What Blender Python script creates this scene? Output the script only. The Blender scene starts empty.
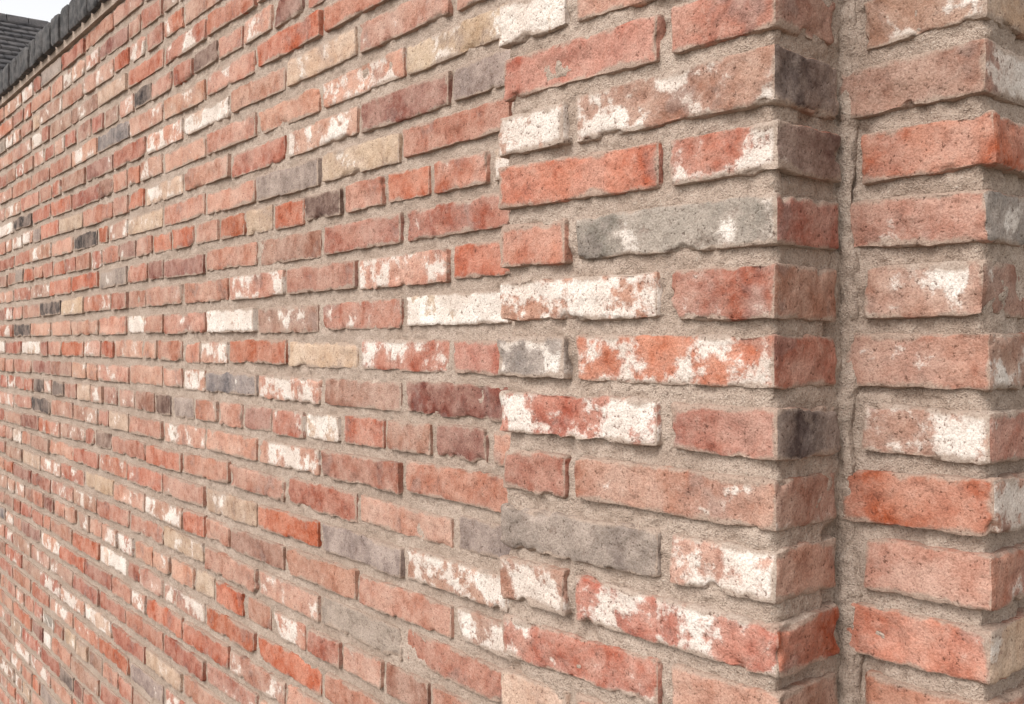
import bpy, math, random
import numpy as np
random.seed(7)
RNG = np.random.RandomState(11)

# ------------------------------------------------------------------ noise
def _hash(ix, iy, iz):
    n = (ix.astype(np.int64)*374761393 + iy.astype(np.int64)*668265263 + iz.astype(np.int64)*2147483647//7) & 0xFFFFFFFF
    n = ((n ^ (n >> 13)) * 1274126177) & 0xFFFFFFFF
    n = ((n ^ (n >> 16)) * 2246822519) & 0xFFFFFFFF
    n = n ^ (n >> 15)
    return (n & 0xFFFFFF) / float(0xFFFFFF) * 2.0 - 1.0
def vnoise(p):
    i = np.floor(p); f = p - i; i = i.astype(np.int64)
    f = f*f*f*(f*(f*6-15)+10)
    x, y, z = i[:,0], i[:,1], i[:,2]
    fx, fy, fz = f[:,0], f[:,1], f[:,2]
    def L(a,b,t): return a+(b-a)*t
    c00 = L(_hash(x,y,z), _hash(x+1,y,z), fx); c10 = L(_hash(x,y+1,z), _hash(x+1,y+1,z), fx)
    c01 = L(_hash(x,y,z+1), _hash(x+1,y,z+1), fx); c11 = L(_hash(x,y+1,z+1), _hash(x+1,y+1,z+1), fx)
    return L(L(c00,c10,fy), L(c01,c11,fy), fz)
def fbm(p, octs=3):
    a, s, t = 1.0, 0.0, 0.0
    for o in range(octs):
        s = s + a*vnoise(p*(2.03**o) + 17.3*o); t += a; a *= 0.6
    return s/t

# ------------------------------------------------------------------ mesh buffer
class Buf:
    def __init__(s): s.v=[]; s.f=[]; s.col=[]; s.seed=[]; s.edge=[]; s.n=0
    def add(s, v, f, col, seed, edge):
        s.v.append(v); s.f.append(f+s.n); s.n += len(v)
        s.col.append(np.tile(np.array(col,dtype=np.float32),(len(v),1)))
        s.seed.append(np.tile(np.array(seed,dtype=np.float32),(len(v),1)))
        s.edge.append(edge.astype(np.float32))
    def obj(s, name, mat, parent=None):
        v=np.concatenate(s.v); f=np.concatenate(s.f)
        me=bpy.data.meshes.new(name)
        me.vertices.add(len(v)); me.vertices.foreach_set('co', v.astype(np.float32).ravel())
        me.loops.add(f.size); me.loops.foreach_set('vertex_index', f.astype(np.int32).ravel())
        me.polygons.add(len(f)); me.polygons.foreach_set('loop_start', np.arange(0,f.size,4,dtype=np.int32))
        me.polygons.foreach_set('loop_total', np.full(len(f),4,dtype=np.int32))
        me.polygons.foreach_set('use_smooth', np.ones(len(f),dtype=bool))
        a=me.attributes.new('bcol','FLOAT_COLOR','POINT'); a.data.foreach_set('color', np.concatenate(s.col).ravel())
        a=me.attributes.new('bseed','FLOAT_VECTOR','POINT'); a.data.foreach_set('vector', np.concatenate(s.seed).ravel())
        a=me.attributes.new('bedge','FLOAT','POINT'); a.data.foreach_set('value', np.concatenate(s.edge).ravel())
        me.update(calc_edges=True)
        me.materials.append(mat)
        o=bpy.data.objects.new(name, me); bpy.context.scene.collection.objects.link(o)
        if parent: o.parent=parent
        return o

class Frame:
    """wall frame: origin on plan, a = along wall, n = outward"""
    def __init__(s, o, a, n): s.o=np.array([o[0],o[1],0.0]); s.a=np.array([a[0],a[1],0.0]); s.n=np.array([n[0],n[1],0.0])
    def to(s, p): return s.o + p[:,0:1]*s.a + p[:,1:2]*s.n + p[:,2:3]*np.array([0,0,1.0])

def grid(n1,n2):
    i,j=np.meshgrid(np.arange(n1-1),np.arange(n2-1),indexing='ij'); b=(i*n2+j).ravel()
    return np.stack([b,b+n2,b+n2+1,b+1],1)

def lin(lo,hi,res,mn=3):
    n=max(mn,int(round((hi-lo)/res))+1)
    return np.linspace(lo,hi,n)

def rbox(buf, fr, lo, hi, res, r0=0.003, r1=0.014, amp=0.0014, freq=60., warp=0.002, col=(1,1,1,0), faces='FLRTB', tilt=(0,0,0), dres=None, colL=None):
    lo=np.array(lo,float); hi=np.array(hi,float); c=(lo+hi)/2; h=(hi-lo)/2
    seed=RNG.uniform(-50,50,3); dres=dres or res*2
    X=lin(-h[0],h[0],res); Y=lin(-h[1],h[1],dres); Z=lin(-h[2],h[2],res)
    wear=RNG.uniform(-.35,.15)
    for fc in faces:
        if fc=='F':  A,B=np.meshgrid(X,Z,indexing='ij'); P=np.stack([A,np.full_like(A,h[1]),B],-1); flip=True
        elif fc=='R':A,B=np.meshgrid(Y,Z,indexing='ij'); P=np.stack([np.full_like(A,h[0]),A,B],-1); flip=False
        elif fc=='L':A,B=np.meshgrid(Y,Z,indexing='ij'); P=np.stack([np.full_like(A,-h[0]),A,B],-1); flip=True
        elif fc=='T':A,B=np.meshgrid(X,Y,indexing='ij'); P=np.stack([A,B,np.full_like(A,h[2])],-1); flip=False
        else:        A,B=np.meshgrid(X,Y,indexing='ij'); P=np.stack([A,B,np.full_like(A,-h[2])],-1); flip=True
        n1,n2=A.shape; P=P.reshape(-1,3); F=grid(n1,n2)
        if flip: F=F[:,::-1]
        W=P+c
        # worn and chipped arrises: radius changes quickly along the edge
        ch=vnoise(W*24.+seed)*.75+vnoise(W*75.+seed*1.3)*.45
        r=r0+r1*np.clip(ch*2.0-0.45+wear,0,1)+.0015*vnoise(W*55.+seed*3.)
        # corners of a reclaimed brick are knocked off more than the edges
        cd_=np.minimum(h[0]-abs(P[:,0]),.03)/.03
        r=r*(1.+.7*(1-cd_)*(vnoise(W*12.+seed)>-.2))
        r=np.minimum(np.maximum(r,.0015), h.min()*0.85)
        inner=h[None,:]-r[:,None]
        q=np.clip(P,-inner,inner); d=P-q; L=np.linalg.norm(d,axis=1); L[L<1e-9]=1
        N=d/L[:,None]
        S=q+N*r[:,None]
        f1=fbm(W*freq+seed*1.7,4)
        S=S+N*(f1*amp*1.7)[:,None]
        # shallow spalls on the faces
        sp=np.clip(vnoise(W*22.+seed*2.1)-.34,0,1)*.009*(amp/.0018)
        S=S-N*sp[:,None]
        if warp>0:
            S[:,0]+=vnoise(W*14.+seed+31)*warp; S[:,2]+=vnoise(W*9.+seed+77)*warp*0.6+vnoise(W*60.+seed+7)*warp*.4; S[:,1]+=vnoise(W*9.+seed+5)*warp*0.9
        S[:,1]+=P[:,0]*tilt[0]+P[:,2]*tilt[1]; S[:,2]+=P[:,0]*tilt[2]
        if fc in 'F': e=np.minimum(h[0]-abs(P[:,0]),h[2]-abs(P[:,2]))
        elif fc in 'LR': e=np.minimum(np.minimum(h[1]-P[:,1]+.01,P[:,1]+h[1]),h[2]-abs(P[:,2]))
        else: e=np.zeros(len(P))
        buf.add(fr.to(S+c), F, colL if (fc=='L' and colL is not None) else col, seed, e)

# ------------------------------------------------------------------ materials
def nt(m): 
    m.use_nodes=True; t=m.node_tree; t.nodes.clear(); return t
def N(t,typ,**k):
    n=t.nodes.new(typ)
    for a,b in k.items(): setattr(n,a,b)
    return n
def math_(t,op,a,b=None,c=None,clamp=False):
    n=N(t,'ShaderNodeMath',operation=op,use_clamp=clamp)
    for i,x in enumerate((a,b,c)):
        if x is None: continue
        if isinstance(x,(int,float)): n.inputs[i].default_value=x
        else: t.links.new(x,n.inputs[i])
    return n.outputs[0]
def noise(t,vec,scale,detail=4,rough=.6,dist=0.):
    n=N(t,'ShaderNodeTexNoise'); n.inputs['Scale'].default_value=scale; n.inputs['Detail'].default_value=detail
    n.inputs['Roughness'].default_value=rough; n.inputs['Distortion'].default_value=dist
    t.links.new(vec,n.inputs['Vector']); return n.outputs['Fac']
def mrange(t,v,a,b,c=0.,d=1.,smooth=True):
    n=N(t,'ShaderNodeMapRange',interpolation_type='SMOOTHSTEP' if smooth else 'LINEAR')
    for i,x in zip(('Value','From Min','From Max','To Min','To Max'),(v,a,b,c,d)):
        if isinstance(x,(int,float)): n.inputs[i].default_value=x
        else: t.links.new(x,n.inputs[i])
    return n.outputs[0]
def mix(t,f,a,b,bt='MIX'):
    n=N(t,'ShaderNodeMix',data_type='RGBA',blend_type=bt)
    for i,x in ((0,f),(6,a),(7,b)):
        if isinstance(x,(int,float)): n.inputs[i].default_value=x
        elif isinstance(x,tuple): n.inputs[i].default_value=(x+(1,))[:4]
        else: t.links.new(x,n.inputs[i])
    return n.outputs[2]
def bump(t,hgt,strength,dist,nrm=None):
    n=N(t,'ShaderNodeBump'); n.inputs['Strength'].default_value=strength; n.inputs['Distance'].default_value=dist
    t.links.new(hgt,n.inputs['Height'])
    if nrm: t.links.new(nrm,n.inputs['Normal'])
    return n.outputs[0]
def finish(t,col,rough,nrm):
    b=N(t,'ShaderNodeBsdfPrincipled'); o=N(t,'ShaderNodeOutputMaterial')
    if isinstance(col,tuple): b.inputs['Base Color'].default_value=(col+(1,))[:4]
    else: t.links.new(col,b.inputs['Base Color'])
    b.inputs['Roughness'].default_value=rough; b.inputs['Specular IOR Level'].default_value=.15
    if nrm: t.links.new(nrm,b.inputs['Normal'])
    t.links.new(b.outputs[0],o.inputs[0])

MORT=(0.355,0.268,0.210)
def brick_material():
    m=bpy.data.materials.new('weathered_brick'); t=nt(m)
    tc=N(t,'ShaderNodeTexCoord').outputs['Object']
    sd=N(t,'ShaderNodeAttribute',attribute_name='bseed').outputs['Vector']
    at=N(t,'ShaderNodeAttribute',attribute_name='bcol'); ed=N(t,'ShaderNodeAttribute',attribute_name='bedge').outputs['Fac']
    va=N(t,'ShaderNodeVectorMath',operation='ADD'); t.links.new(tc,va.inputs[0]); t.links.new(sd,va.inputs[1]); v=va.outputs[0]
    base=at.outputs['Color']; wh=at.outputs['Alpha']
    n1=noise(t,v,11,3,.62); n2=noise(t,v,60,4,.72); n3=noise(t,v,420,1,.7); n4=noise(t,v,13,6,.64,.15); n6=noise(t,tc,190,2,.7)
    # firing colour wanders inside each brick
    c=mix(t,mrange(t,n1,.38,.62),mix(t,1.,base,(.80,.72,.69),'MULTIPLY'),mix(t,.32,base,(.50,.36,.285)))
    c=mix(t,mrange(t,n1,.41,.32,0,.6),c,mix(t,.65,c,(.20,.155,.14)))
    c=mix(t,mrange(t,n2,.46,.68,0,.40),c,mix(t,.5,base,(.54,.42,.34)))
    c=mix(t,mrange(t,n2,.47,.30,0,.75),c,mix(t,1.,c,(.56,.47,.44),'MULTIPLY'))
    # pale bloom / old limewash residue
    n4b=math_(t,'ADD',math_(t,'MULTIPLY',n4,.86),math_(t,'MULTIPLY',n2,.14))
    thr=math_(t,'SUBTRACT',.72,math_(t,'MULTIPLY',wh,.38))
    wm=mrange(t,n4b,thr,math_(t,'ADD',thr,.07))
    wm2=math_(t,'MULTIPLY',wm,mrange(t,n6,.25,.50,.55,.97))
    c=mix(t,wm2,c,mix(t,mrange(t,n1,.3,.7),(.62,.53,.46),(.80,.76,.70)))
    haze=math_(t,'MULTIPLY',mrange(t,n4,.36,.62),math_(t,'ADD',.08,math_(t,'MULTIPLY',wh,.52)))
    c=mix(t,haze,c,(.56,.455,.385))
    # mortar smears near the arrises
    es=math_(t,'ADD',mrange(t,ed,.0,.014,.53,.0,False),math_(t,'MULTIPLY',math_(t,'SUBTRACT',n4,.5),1.7))
    c=mix(t,mrange(t,es,.27,.52,0.,.85),c,MORT)
    # grains and pits
    c=mix(t,mrange(t,n3,.34,.60,.7,0.),c,mix(t,1.,c,(.68,.64,.62),'MULTIPLY'))
    c=mix(t,mrange(t,n6,.40,.29,0,.85),c,mix(t,1.,c,(.32,.27,.25),'MULTIPLY'))
    hgt=math_(t,'ADD',math_(t,'ADD',n2,math_(t,'MULTIPLY',n6,.7)),math_(t,'ADD',math_(t,'MULTIPLY',n3,.2),math_(t,'MULTIPLY',wm,.12)))
    finish(t,c,.92,bump(t,hgt,.85,.0028)); return m
def mortar_material():
    m=bpy.data.materials.new('sandy_mortar'); t=nt(m)
    tc=N(t,'ShaderNodeTexCoord').outputs['Object']
    a=noise(t,tc,9,3,.6); b=noise(t,tc,110,3,.72); g=noise(t,tc,460,1,.7)
    c=mix(t,mrange(t,a,.3,.7),(.33,.247,.192),(.43,.335,.270))
    c=mix(t,mrange(t,b,.50,.30,0,.6),c,(.22,.158,.120))
    c=mix(t,mrange(t,b,.54,.70,0,.35),c,(.48,.39,.325))
    c=mix(t,mrange(t,g,.46,.32,0.,.65),c,(.17,.12,.092))
    c=mix(t,mrange(t,g,.60,.74,0,.4),c,(.58,.51,.44))
    hgt=math_(t,'ADD',math_(t,'MULTIPLY',b,1.),math_(t,'MULTIPLY',g,.5))
    finish(t,c,.95,bump(t,hgt,1.,.0040)); return m
def simple(name,c1,c2,scale,rough=.9,bs=.5,bd=.004):
    m=bpy.data.materials.new(name); t=nt(m); tc=N(t,'ShaderNodeTexCoord').outputs['Object']
    a=noise(t,tc,scale,4,.65); b=noise(t,tc,scale*8,3,.7)
    c=mix(t,mrange(t,a,.35,.65),c1,c2); c=mix(t,mrange(t,b,.3,.7,.4,0.),c,mix(t,1.,c,(.5,.5,.5),'MULTIPLY'))
    finish(t,c,rough,bump(t,b,bs,bd)); return m
BR=brick_material(); MO=mortar_material()

def s2l(r,g,b,k=.88):
    def f(x):
        x/=255.; return (x/12.92 if x<.04045 else ((x+.055)/1.055)**2.4)*k
    return (f(r),f(g),f(b))
PAL={'pk':(s2l(194,142,120),.30),'pp':(s2l(182,124,102),.22),'rd':(s2l(168,96,76),.16),'rw':(s2l(174,98,76),.52),'or':(s2l(184,98,66),.14),
'ow':(s2l(188,112,84),.40),'dr':(s2l(140,84,72),.16),'cr':(s2l(200,172,146),.46),'wh':(s2l(212,188,168),.84),'pw':(s2l(196,146,124),.60),
'gy':(s2l(150,138,130),.18),'gw':(s2l(146,142,136),.50),'bk':(s2l(50,48,51),.0),'br':(s2l(158,114,94),.22),'bw':(s2l(168,124,104),.52),'gb':(s2l(112,109,114),.20),'db':(s2l(104,78,68),.08),'dk':(s2l(86,75,72),.28)}
def colour(tok,j=.06):
    c,w=PAL[tok]; g=1+random.uniform(-j,j)*2.4
    return tuple(max(.01,x*g*(1+random.uniform(-j,j)*.6)) for x in c)+(max(0,min(.95,w+random.uniform(-.14,.12))),)
BAG=['pk']*28+['pp']*28+['rd']*12+['or']*7+['dr']*6+['cr']*9+['wh']*3+['pw']*21+['rw']*7+['ow']*10+['gy']*4+['br']*11+['bw']*10+['gb']*2+['gw']*1+['db']*3+['dk']*1+['bk']*1

CAMZ=1.70; C=0.075
def zrow(k): return CAMZ-(k+.26)*C
def wav(u,k,ph=0.):   # courses were laid by eye
    p=np.array([[u*1.3+ph,k*.35,3.3],[u*5.+ph,k*1.7,9.1]]); n=vnoise(p); return float(n[0]*.005+n[1]*.0026)

# ------------------------------------------------------------------ frames
MA=(-.6136,.7897); MN=(-.7897,-.6136)
PA=(-.6739,.7389); PN=(-.7389,-.6739)
FM=Frame((-.0237,1.579),MA,MN)             # long wall
FP=Frame((.2759,1.0373),PA,PN)             # pier: u=0 at near corner
FE=Frame((.3758,1.1285),PA,PN)             # wall end right of pier: u from 0 to -.159

def empty(n):
    o=bpy.data.objects.new(n,None); bpy.context.scene.collection.objects.link(o); return o
wall=empty('brick_wall'); pier=empty('brick_pier'); wend=empty('brick_wall_end')

# ------------------------------------------------------------------ long wall
ROWS={
-8:['pp','pk','cr','pk','rd'],
-7:['cr','pw','pk','pp','pk'],
-6:['gy','dr','pw','rd','pk','cr'],
-5:['pp','cr','gy','pk','pp','cr'],
-4:['ow','or','pp','db','or','cr','or','pk','or','ow'],
-3:['rd','rd','br','pp','dr','dr'],
-2:['or','pw','pp','pw','pk','pk','pp'],
-1:['wh','rw','bw','wh','pp','pp'],
0:['rd','rw','cr','or','pw','pp','pw'],
1:['dr','bw','pw','gb','pw','pk'],
2:['dr','br','rw','wh','rw','dr','pk','pp','gy','db'],
3:['pp','pp','pw','pk','pw','pp'],
4:['gy','pk','rd','pk','pp','or'],
5:['bw','gy','or','cr','pk','ow'],
6:['bw','pk','pp','br','pk','pw'],
7:['pp','gy','pw','pk','cr','pp'],
8:['pp','br','pk','rd','pw','pp','or','cr','pk'],
}
SPECIAL=[(-2,2.69,'bk'),(-5,2.32,'bk'),(-10,1.72,'bk'),(-4,1.09,'or'),(0,2.6,'or'),(0,2.35,'or'),(5,2.5,'rd'),(-8,1.2,'wh'),(12,2.3,'wh'),(9,1.9,'wh'),(3,2.9,'bk'),(-1,3.4,'bk'),(-7,3.2,'bk')]
bb=Buf(); ULEN=9.0
for k in range(-14,23):
    hdr=((k+4)%6==0)
    pitch=.163 if hdr else .320
    first=.1866 if hdr else (.2816 if k%2 else .1256)
    joints=[first+i*pitch+(random.uniform(-.006,.006) if i<5 else random.uniform(-.018,.018)) for i in range(-2,int(ULEN/pitch)+1)]
    seq=ROWS.get(k,[])
    i0=[i for i in range(len(joints)-1) if joints[i+1]>.06][0]
    for i in range(len(joints)-1):
        a,b=joints[i],joints[i+1]
        if b<-.30: continue
        j=i-i0
        tok=seq[j] if (0<=j<len(seq)) else random.choice(BAG)
        for (kk,uu,tt) in SPECIAL:
            if kk==k and a<=uu<b: tok=tt
        mid=(a+b)/2
        depth=1.58+mid*.79; vis=abs((k+.26)*C)/depth<.40
        res=.004 if mid<.6 else (.0055 if mid<1.4 else (.009 if mid<2.6 else .016))
        if not vis: res=.025
        parts=[(a,b,tok)]
        if (not hdr) and j>=4 and random.random()<.22:
            s=a+(b-a)*random.choice((.5,.4,.62)); parts=[(a,s,tok),(s,b,random.choice(BAG))]
        for (a_,b_,tk) in parts:
            g=random.uniform(.0060,.0100)
            hh=.0286+random.uniform(-.0022,.0013); z=zrow(k)+wav(mid,k)+random.uniform(-.0018,.0018)
            pr=random.uniform(-.0022,.0030)
            rbox(bb,FM,(a_+g,-.045,z-hh),(b_-g,pr,z+hh),res,amp=.0014 if vis else .0006,warp=.0020 if vis else 0.,col=colour(tk),
                 tilt=(random.uniform(-.009,.009),random.uniform(-.03,.03),random.uniform(-.010,.010)),dres=.012 if mid<1.4 else .02, faces='FLRTB')
bb.obj('bricks',BR,wall)
mb=Buf(); top=zrow(-14)+C/2
def mgrid(fr,u0,u1,res,zb,zt,y,amp,back=False):
    U=lin(u0,u1,res); Z=lin(zb,zt,res); A,B=np.meshgrid(U,Z,indexing='ij'); P=np.stack([A,np.zeros_like(A),B],-1).reshape(-1,3)
    P[:,1]=y+fbm(P*60.,4)*amp+vnoise(P*11.)*amp*.5
    F=grid(*A.shape)
    mb.add(fr.to(P),F if back else F[:,::-1],(1,1,1,0),(0,0,0),np.zeros(len(P)))
mgrid(FM,-.28,1.6,.004,CAMZ-1.0,CAMZ+1.0,-.0068,.0040)
mgrid(FM,-.28,1.6,.02,0,CAMZ-1.0,-.0068,.002); mgrid(FM,-.28,1.6,.02,CAMZ+1.0,top,-.0068,.002)
mgrid(FM,1.6,ULEN,.012,0,top,-.0068,.0038)
mgrid(FM,-.28,ULEN,.06,0,top,-.215,.001,True)
mb.obj('mortar',MO,wall)
CP=simple('coping_engineering_brick',(.045,.043,.043),(.11,.10,.095),30,.7)
cb=Buf(); u=-.25
while u<ULEN:
    rbox(cb,FM,(u,-.255,top+.018+random.uniform(-.002,.002)),(u+.106,.035+random.uniform(-.004,.004),top+.125+random.uniform(-.004,.004)),.012,r0=.012,r1=.01,amp=.002,warp=.002,dres=.05)
    u+=.118
cb.obj('coping',CP,wall)
mb=Buf()
rbox(mb,FM,(-.27,-.24,top-.004),(ULEN+.02,.012,top+.110),.03,r0=.006,r1=.002,amp=.001,warp=.0,dres=.05)
mb.obj('coping_bed',MO,wall)

# ------------------------------------------------------------------ pier
PIER={-6:('wh','pk'),-5:('rd','pp'),-4:('bw','bw'),-3:('or','rw'),-2:('or','gw'),-1:('pw','rw'),0:('gw','ow'),1:('rw','rd'),2:('rd','pp'),
3:('gy','pw'),4:('bw','rw'),5:('rw','pk'),6:('cr','pk'),7:('pp','rd'),-7:('pk','pp')}
PRET={-6:'br',-5:'br',-4:'dk',-3:'db',-2:'rd',-1:'br',0:'rd',1:'dk',2:'bw',3:'pp',4:'or',5:'br'}
OVR={(-1,0):.80,(0,1):.64,(1,0):.68,(3,1):.60,(-3,1):.58,(4,1):.60,(-2,1):.55}
pb=Buf()
PW=.434; PD=.130
for k in range(-14,23):
    tl,tr=PIER.get(k,(random.choice(BAG),random.choice(BAG)))
    vis=-8<=k<=7; res=.003 if vis else .02
    cut=.301 if k%2==0 else .150
    z=zrow(k)
    hgt=.0287
    for (p,q,tok,who) in ((0.0+random.uniform(-.004,.004),cut-.009,tr,1),(cut+.009,PW+random.uniform(-.003,.003),tl,0)):
        h2=hgt+random.uniform(-.0020,.0013); zz=z+random.uniform(-.002,.002)
        col=list(colour(tok)); 
        if (k,who) in OVR: col[3]=OVR[(k,who)]
        rbox(pb,FP,(p,-.124 if who else -.12,zz-h2),(q,random.uniform(-.002,.003),zz+h2),res,r1=.016,amp=.0015,warp=.0024 if vis else 0,col=col,
             colL=colour(PRET[k]) if (who and k in PRET) else None,
             tilt=(random.uniform(-.009,.009),random.uniform(-.03,.03),random.uniform(-.010,.010)),dres=.004 if vis else .03)
pb.obj('bricks',BR,pier)
mb=Buf()
rbox(mb,FP,(.0075,-.30,CAMZ-.8),(PW-.006,-.0072,CAMZ+.8),.0033,r0=.006,r1=.006,amp=.0034,warp=.0022,dres=.005,faces='FLR')
rbox(mb,FP,(.006,-.30,0),(PW-.006,-.0055,CAMZ-.8),.02,r0=.008,r1=.0,amp=.001,warp=.0,faces='FLR')
rbox(mb,FP,(.006,-.30,CAMZ+.8),(PW-.006,-.0055,top+.02),.02,r0=.008,r1=.0,amp=.001,warp=.0,faces='FLRT')
mb.obj('mortar',MO,pier)
cb=Buf(); u=-.03
while u<.45:
    rbox(cb,FP,(u,-.30,top+.018),(u+.106,.03,top+.127),.012,r0=.012,r1=.01,amp=.002,warp=.002,dres=.05); u+=.118
cb.obj('coping',CP,pier)

# ------------------------------------------------------------------ end of wall right of the pier
END={-6:'br',-5:'bw',-4:'br',-3:'ow',-2:'pp',-1:'bw',0:'pp',1:'bw',2:'or',3:'pk',4:'ow',5:'pp',6:'pk',-7:'pp'}
RET={-5:'cr',-4:'bw',-3:'or',-2:'gw',-1:'bw',0:'bw',1:'rw',2:'pw',3:'ow',4:'cr'}
eb=Buf(); EW=.159
for k in range(-14,23):
    vis=-8<=k<=7; res=.0032 if vis else .02; z=zrow(k)
    st=.004 if k%2==0 else -.022
    tok=END.get(k,random.choice(BAG)); h2=.0287+random.uniform(-.0020,.0013)
    first=-.235 if k%2==0 else -.12
    rbox(eb,FE,(-EW+random.uniform(-.007,.005),first,z-h2),(st,random.uniform(-.002,.004),z+h2),res,r1=.016,amp=.0016,warp=.0024 if vis else 0,col=colour(tok),
         colL=colour(RET[k]) if (k in RET) else None,
         tilt=(random.uniform(-.02,.02),random.uniform(-.04,.04),random.uniform(-.04,.04)),dres=.005 if vis else .03)
    d=first-.018
    while d>-1.5:
        L=.135 if random.random()<.3 else .29
        tok=random.choice(BAG)
        rbox(eb,FE,(-EW+random.uniform(-.004,.004),d-L,z-h2),(-EW+.06,d,z+h2),.008 if vis else .02,amp=.0014,warp=.002,col=colour(tok),dres=.01 if vis else .03)
        d-=L+.018
eb.obj('bricks',BR,wend)
mb=Buf()
rbox(mb,FE,(-EW+.0075,-1.5,CAMZ-.8),(.10,-.0075,CAMZ+.8),.0033,r0=.006,r1=.006,amp=.0034,warp=.0022,dres=.006,faces='FL')
rbox(mb,FE,(-EW+.006,-1.5,0),(.10,-.006,CAMZ-.8),.02,r0=.008,r1=0,amp=.001,warp=0,faces='FL')
rbox(mb,FE,(-EW+.006,-1.5,CAMZ+.8),(.10,-.006,top+.02),.02,r0=.008,r1=0,amp=.001,warp=0,faces='FLT')
# mortar buttered into the internal corner
rbox(mb,FE,(-.013,-.03,CAMZ-.8),(.03,.0005,CAMZ+.8),.0033,r0=.010,r1=.008,amp=.0040,warp=.006,dres=.004,faces='FL')
mb.obj('mortar',MO,wend)
cb=Buf(); u=-EW-.03
while u<-.03:
    rbox(cb,FE,(u,-.30,top+.018),(u+.106,.03,top+.125),.012,r0=.012,r1=.01,amp=.002,warp=.002,dres=.05); u+=.118
cb.obj('coping',CP,wend)

# ------------------------------------------------------------------ ground
me=bpy.data.meshes.new('ground'); R=400
me.from_pydata([(-R,-R,0),(R,-R,0),(R,R,0),(-R,R,0)],[],[(0,1,2,3)]); me.materials.append(simple('gravel_ground',(.20,.18,.15),(.30,.27,.23),3,.95,.6,.02))
bpy.context.scene.collection.objects.link(bpy.data.objects.new('ground',me))

# ------------------------------------------------------------------ house behind the wall
house=empty('brick_house')
SL=simple('roof_slate',(.055,.052,.055),(.12,.11,.108),6,.8); WP=simple('white_fascia',(.7,.7,.7),(.8,.8,.8),4)
HB=simple('house_brick',(.26,.14,.10),(.36,.22,.16),5)
def meshobj(name,vs,fs,mat,par):
    me=bpy.data.meshes.new(name); me.from_pydata(vs,[],fs); me.materials.append(mat); me.update()
    o=bpy.data.objects.new(name,me); bpy.context.scene.collection.objects.link(o); o.parent=par; return o
HO=np.array([-5.6,13.3,0]); hd=np.array([-.80,-.60,0.]); hn=np.array([.60,-.80,0.])
EAV=4.35; RID=6.74; HW=3.2; HL=9.
def HP(u,d,z): return tuple(HO+hd*u-hn*d+np.array([0,0,z]))
meshobj('walls',[HP(0,.3,0),HP(HL,.3,0),HP(HL,2*HW-.3,0),HP(0,2*HW-.3,0),HP(0,.3,EAV+.1),HP(HL,.3,EAV+.1),HP(HL,2*HW-.3,EAV+.1),HP(0,2*HW-.3,EAV+.1),HP(0,HW,RID-.1),HP(HL,HW,RID-.1)],
 [(0,1,5,4),(1,2,6,9,5),(2,3,7,6),(3,0,4,8,7)],HB,house)
vs=[];fs=[]; nrow=22
for side in (0,1):
    for r in range(nrow):
        t0=r/nrow; t1=(r+1.25)/nrow; ncol=38
        for c in range(ncol):
            u0=-.15+(c+(r%2)*.5)*(HL+.3)/ncol; u1=u0+(HL+.3)/ncol-.012
            def pt(u,t_,l):
                t_=min(t_,1.); d=t_*HW; z=EAV+t_*(RID-EAV)+l
                if side: d=2*HW-d
                return HP(u,d,z)
            j=random.uniform(0,.012); b=len(vs)
            vs+= [pt(u0,t0,.05+j),pt(u1,t0,.05+j),pt(u1,t1,.012),pt(u0,t1,.012),pt(u0,t0,.03),pt(u1,t0,.03)]
            fs+= [(b,b+1,b+2,b+3),(b+4,b+5,b+1,b)]
meshobj('slate_roof',vs,fs,SL,house)
meshobj('roof_deck',[HP(-.15,0,EAV),HP(HL+.15,0,EAV),HP(HL+.15,HW,RID),HP(-.15,HW,RID),HP(-.15,2*HW,EAV),HP(HL+.15,2*HW,EAV)],[(0,1,2,3),(3,2,5,4)],SL,house)
vs=[];fs=[]
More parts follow.
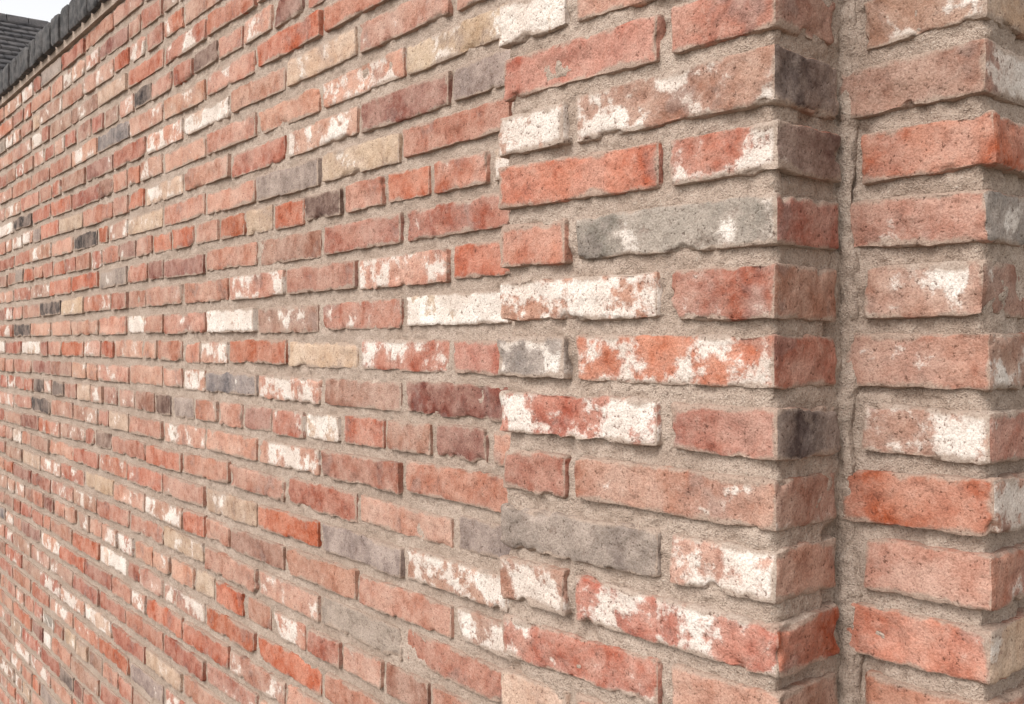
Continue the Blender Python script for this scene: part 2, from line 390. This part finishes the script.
for c in range(30):
    u0=-.15+c*.31; b=len(vs)
    for u in (u0,u0+.30):
        for (d,z) in ((-.14,-.06),(-.07,.05),(0,.09),(.07,.05),(.14,-.06)): vs.append(HP(u,HW+d,RID+z))
    fs+=[(b+i,b+i+1,b+6+i,b+5+i) for i in range(4)]
meshobj('ridge_tiles',vs,fs,SL,house)
meshobj('fascia',[HP(-.15,-.01,EAV-.2),HP(HL+.15,-.01,EAV-.2),HP(HL+.15,-.01,EAV-.01),HP(-.15,-.01,EAV-.01)],[(0,1,2,3)],WP,house)

# ------------------------------------------------------------------ light
w=bpy.data.worlds.new('World'); bpy.context.scene.world=w; w.use_nodes=True; t=w.node_tree; t.nodes.clear()
sk=N(t,'ShaderNodeTexSky',sky_type='NISHITA'); sk.sun_disc=False
SD=np.array([-.58,-.50,.76]); SD/=np.linalg.norm(SD)
el=math.asin(SD[2]); sk.sun_elevation=el; sk.sun_rotation=math.atan2(SD[0],SD[1]); sk.dust_density=3.
hs=N(t,'ShaderNodeHueSaturation'); hs.inputs['Saturation'].default_value=.06; hs.inputs['Value'].default_value=1.85; t.links.new(sk.outputs[0],hs.inputs['Color'])
bg=N(t,'ShaderNodeBackground'); bg.inputs['Strength'].default_value=.15; t.links.new(hs.outputs[0],bg.inputs[0])
ow=N(t,'ShaderNodeOutputWorld'); t.links.new(bg.outputs[0],ow.inputs[0])
from mathutils import Vector
sl=bpy.data.lights.new('sun','SUN'); sl.energy=1.25; sl.angle=math.radians(30); sl.color=(1,.97,.93)
so=bpy.data.objects.new('sun',sl); bpy.context.scene.collection.objects.link(so); so.rotation_euler=Vector(SD).to_track_quat('Z','Y').to_euler()

# ------------------------------------------------------------------ camera
cd=bpy.data.cameras.new('camera'); cd.sensor_width=36; cd.lens=36*1000/1024; cd.shift_y=-9/1024; cd.clip_start=.02; cd.clip_end=2000
co=bpy.data.objects.new('camera',cd); bpy.context.scene.collection.objects.link(co); co.location=(0,0,CAMZ); co.rotation_euler=(math.pi/2,0,0)
sc=bpy.context.scene; sc.camera=co
sc.view_settings.view_transform='Standard'; sc.view_settings.look='None'; sc.view_settings.exposure=0
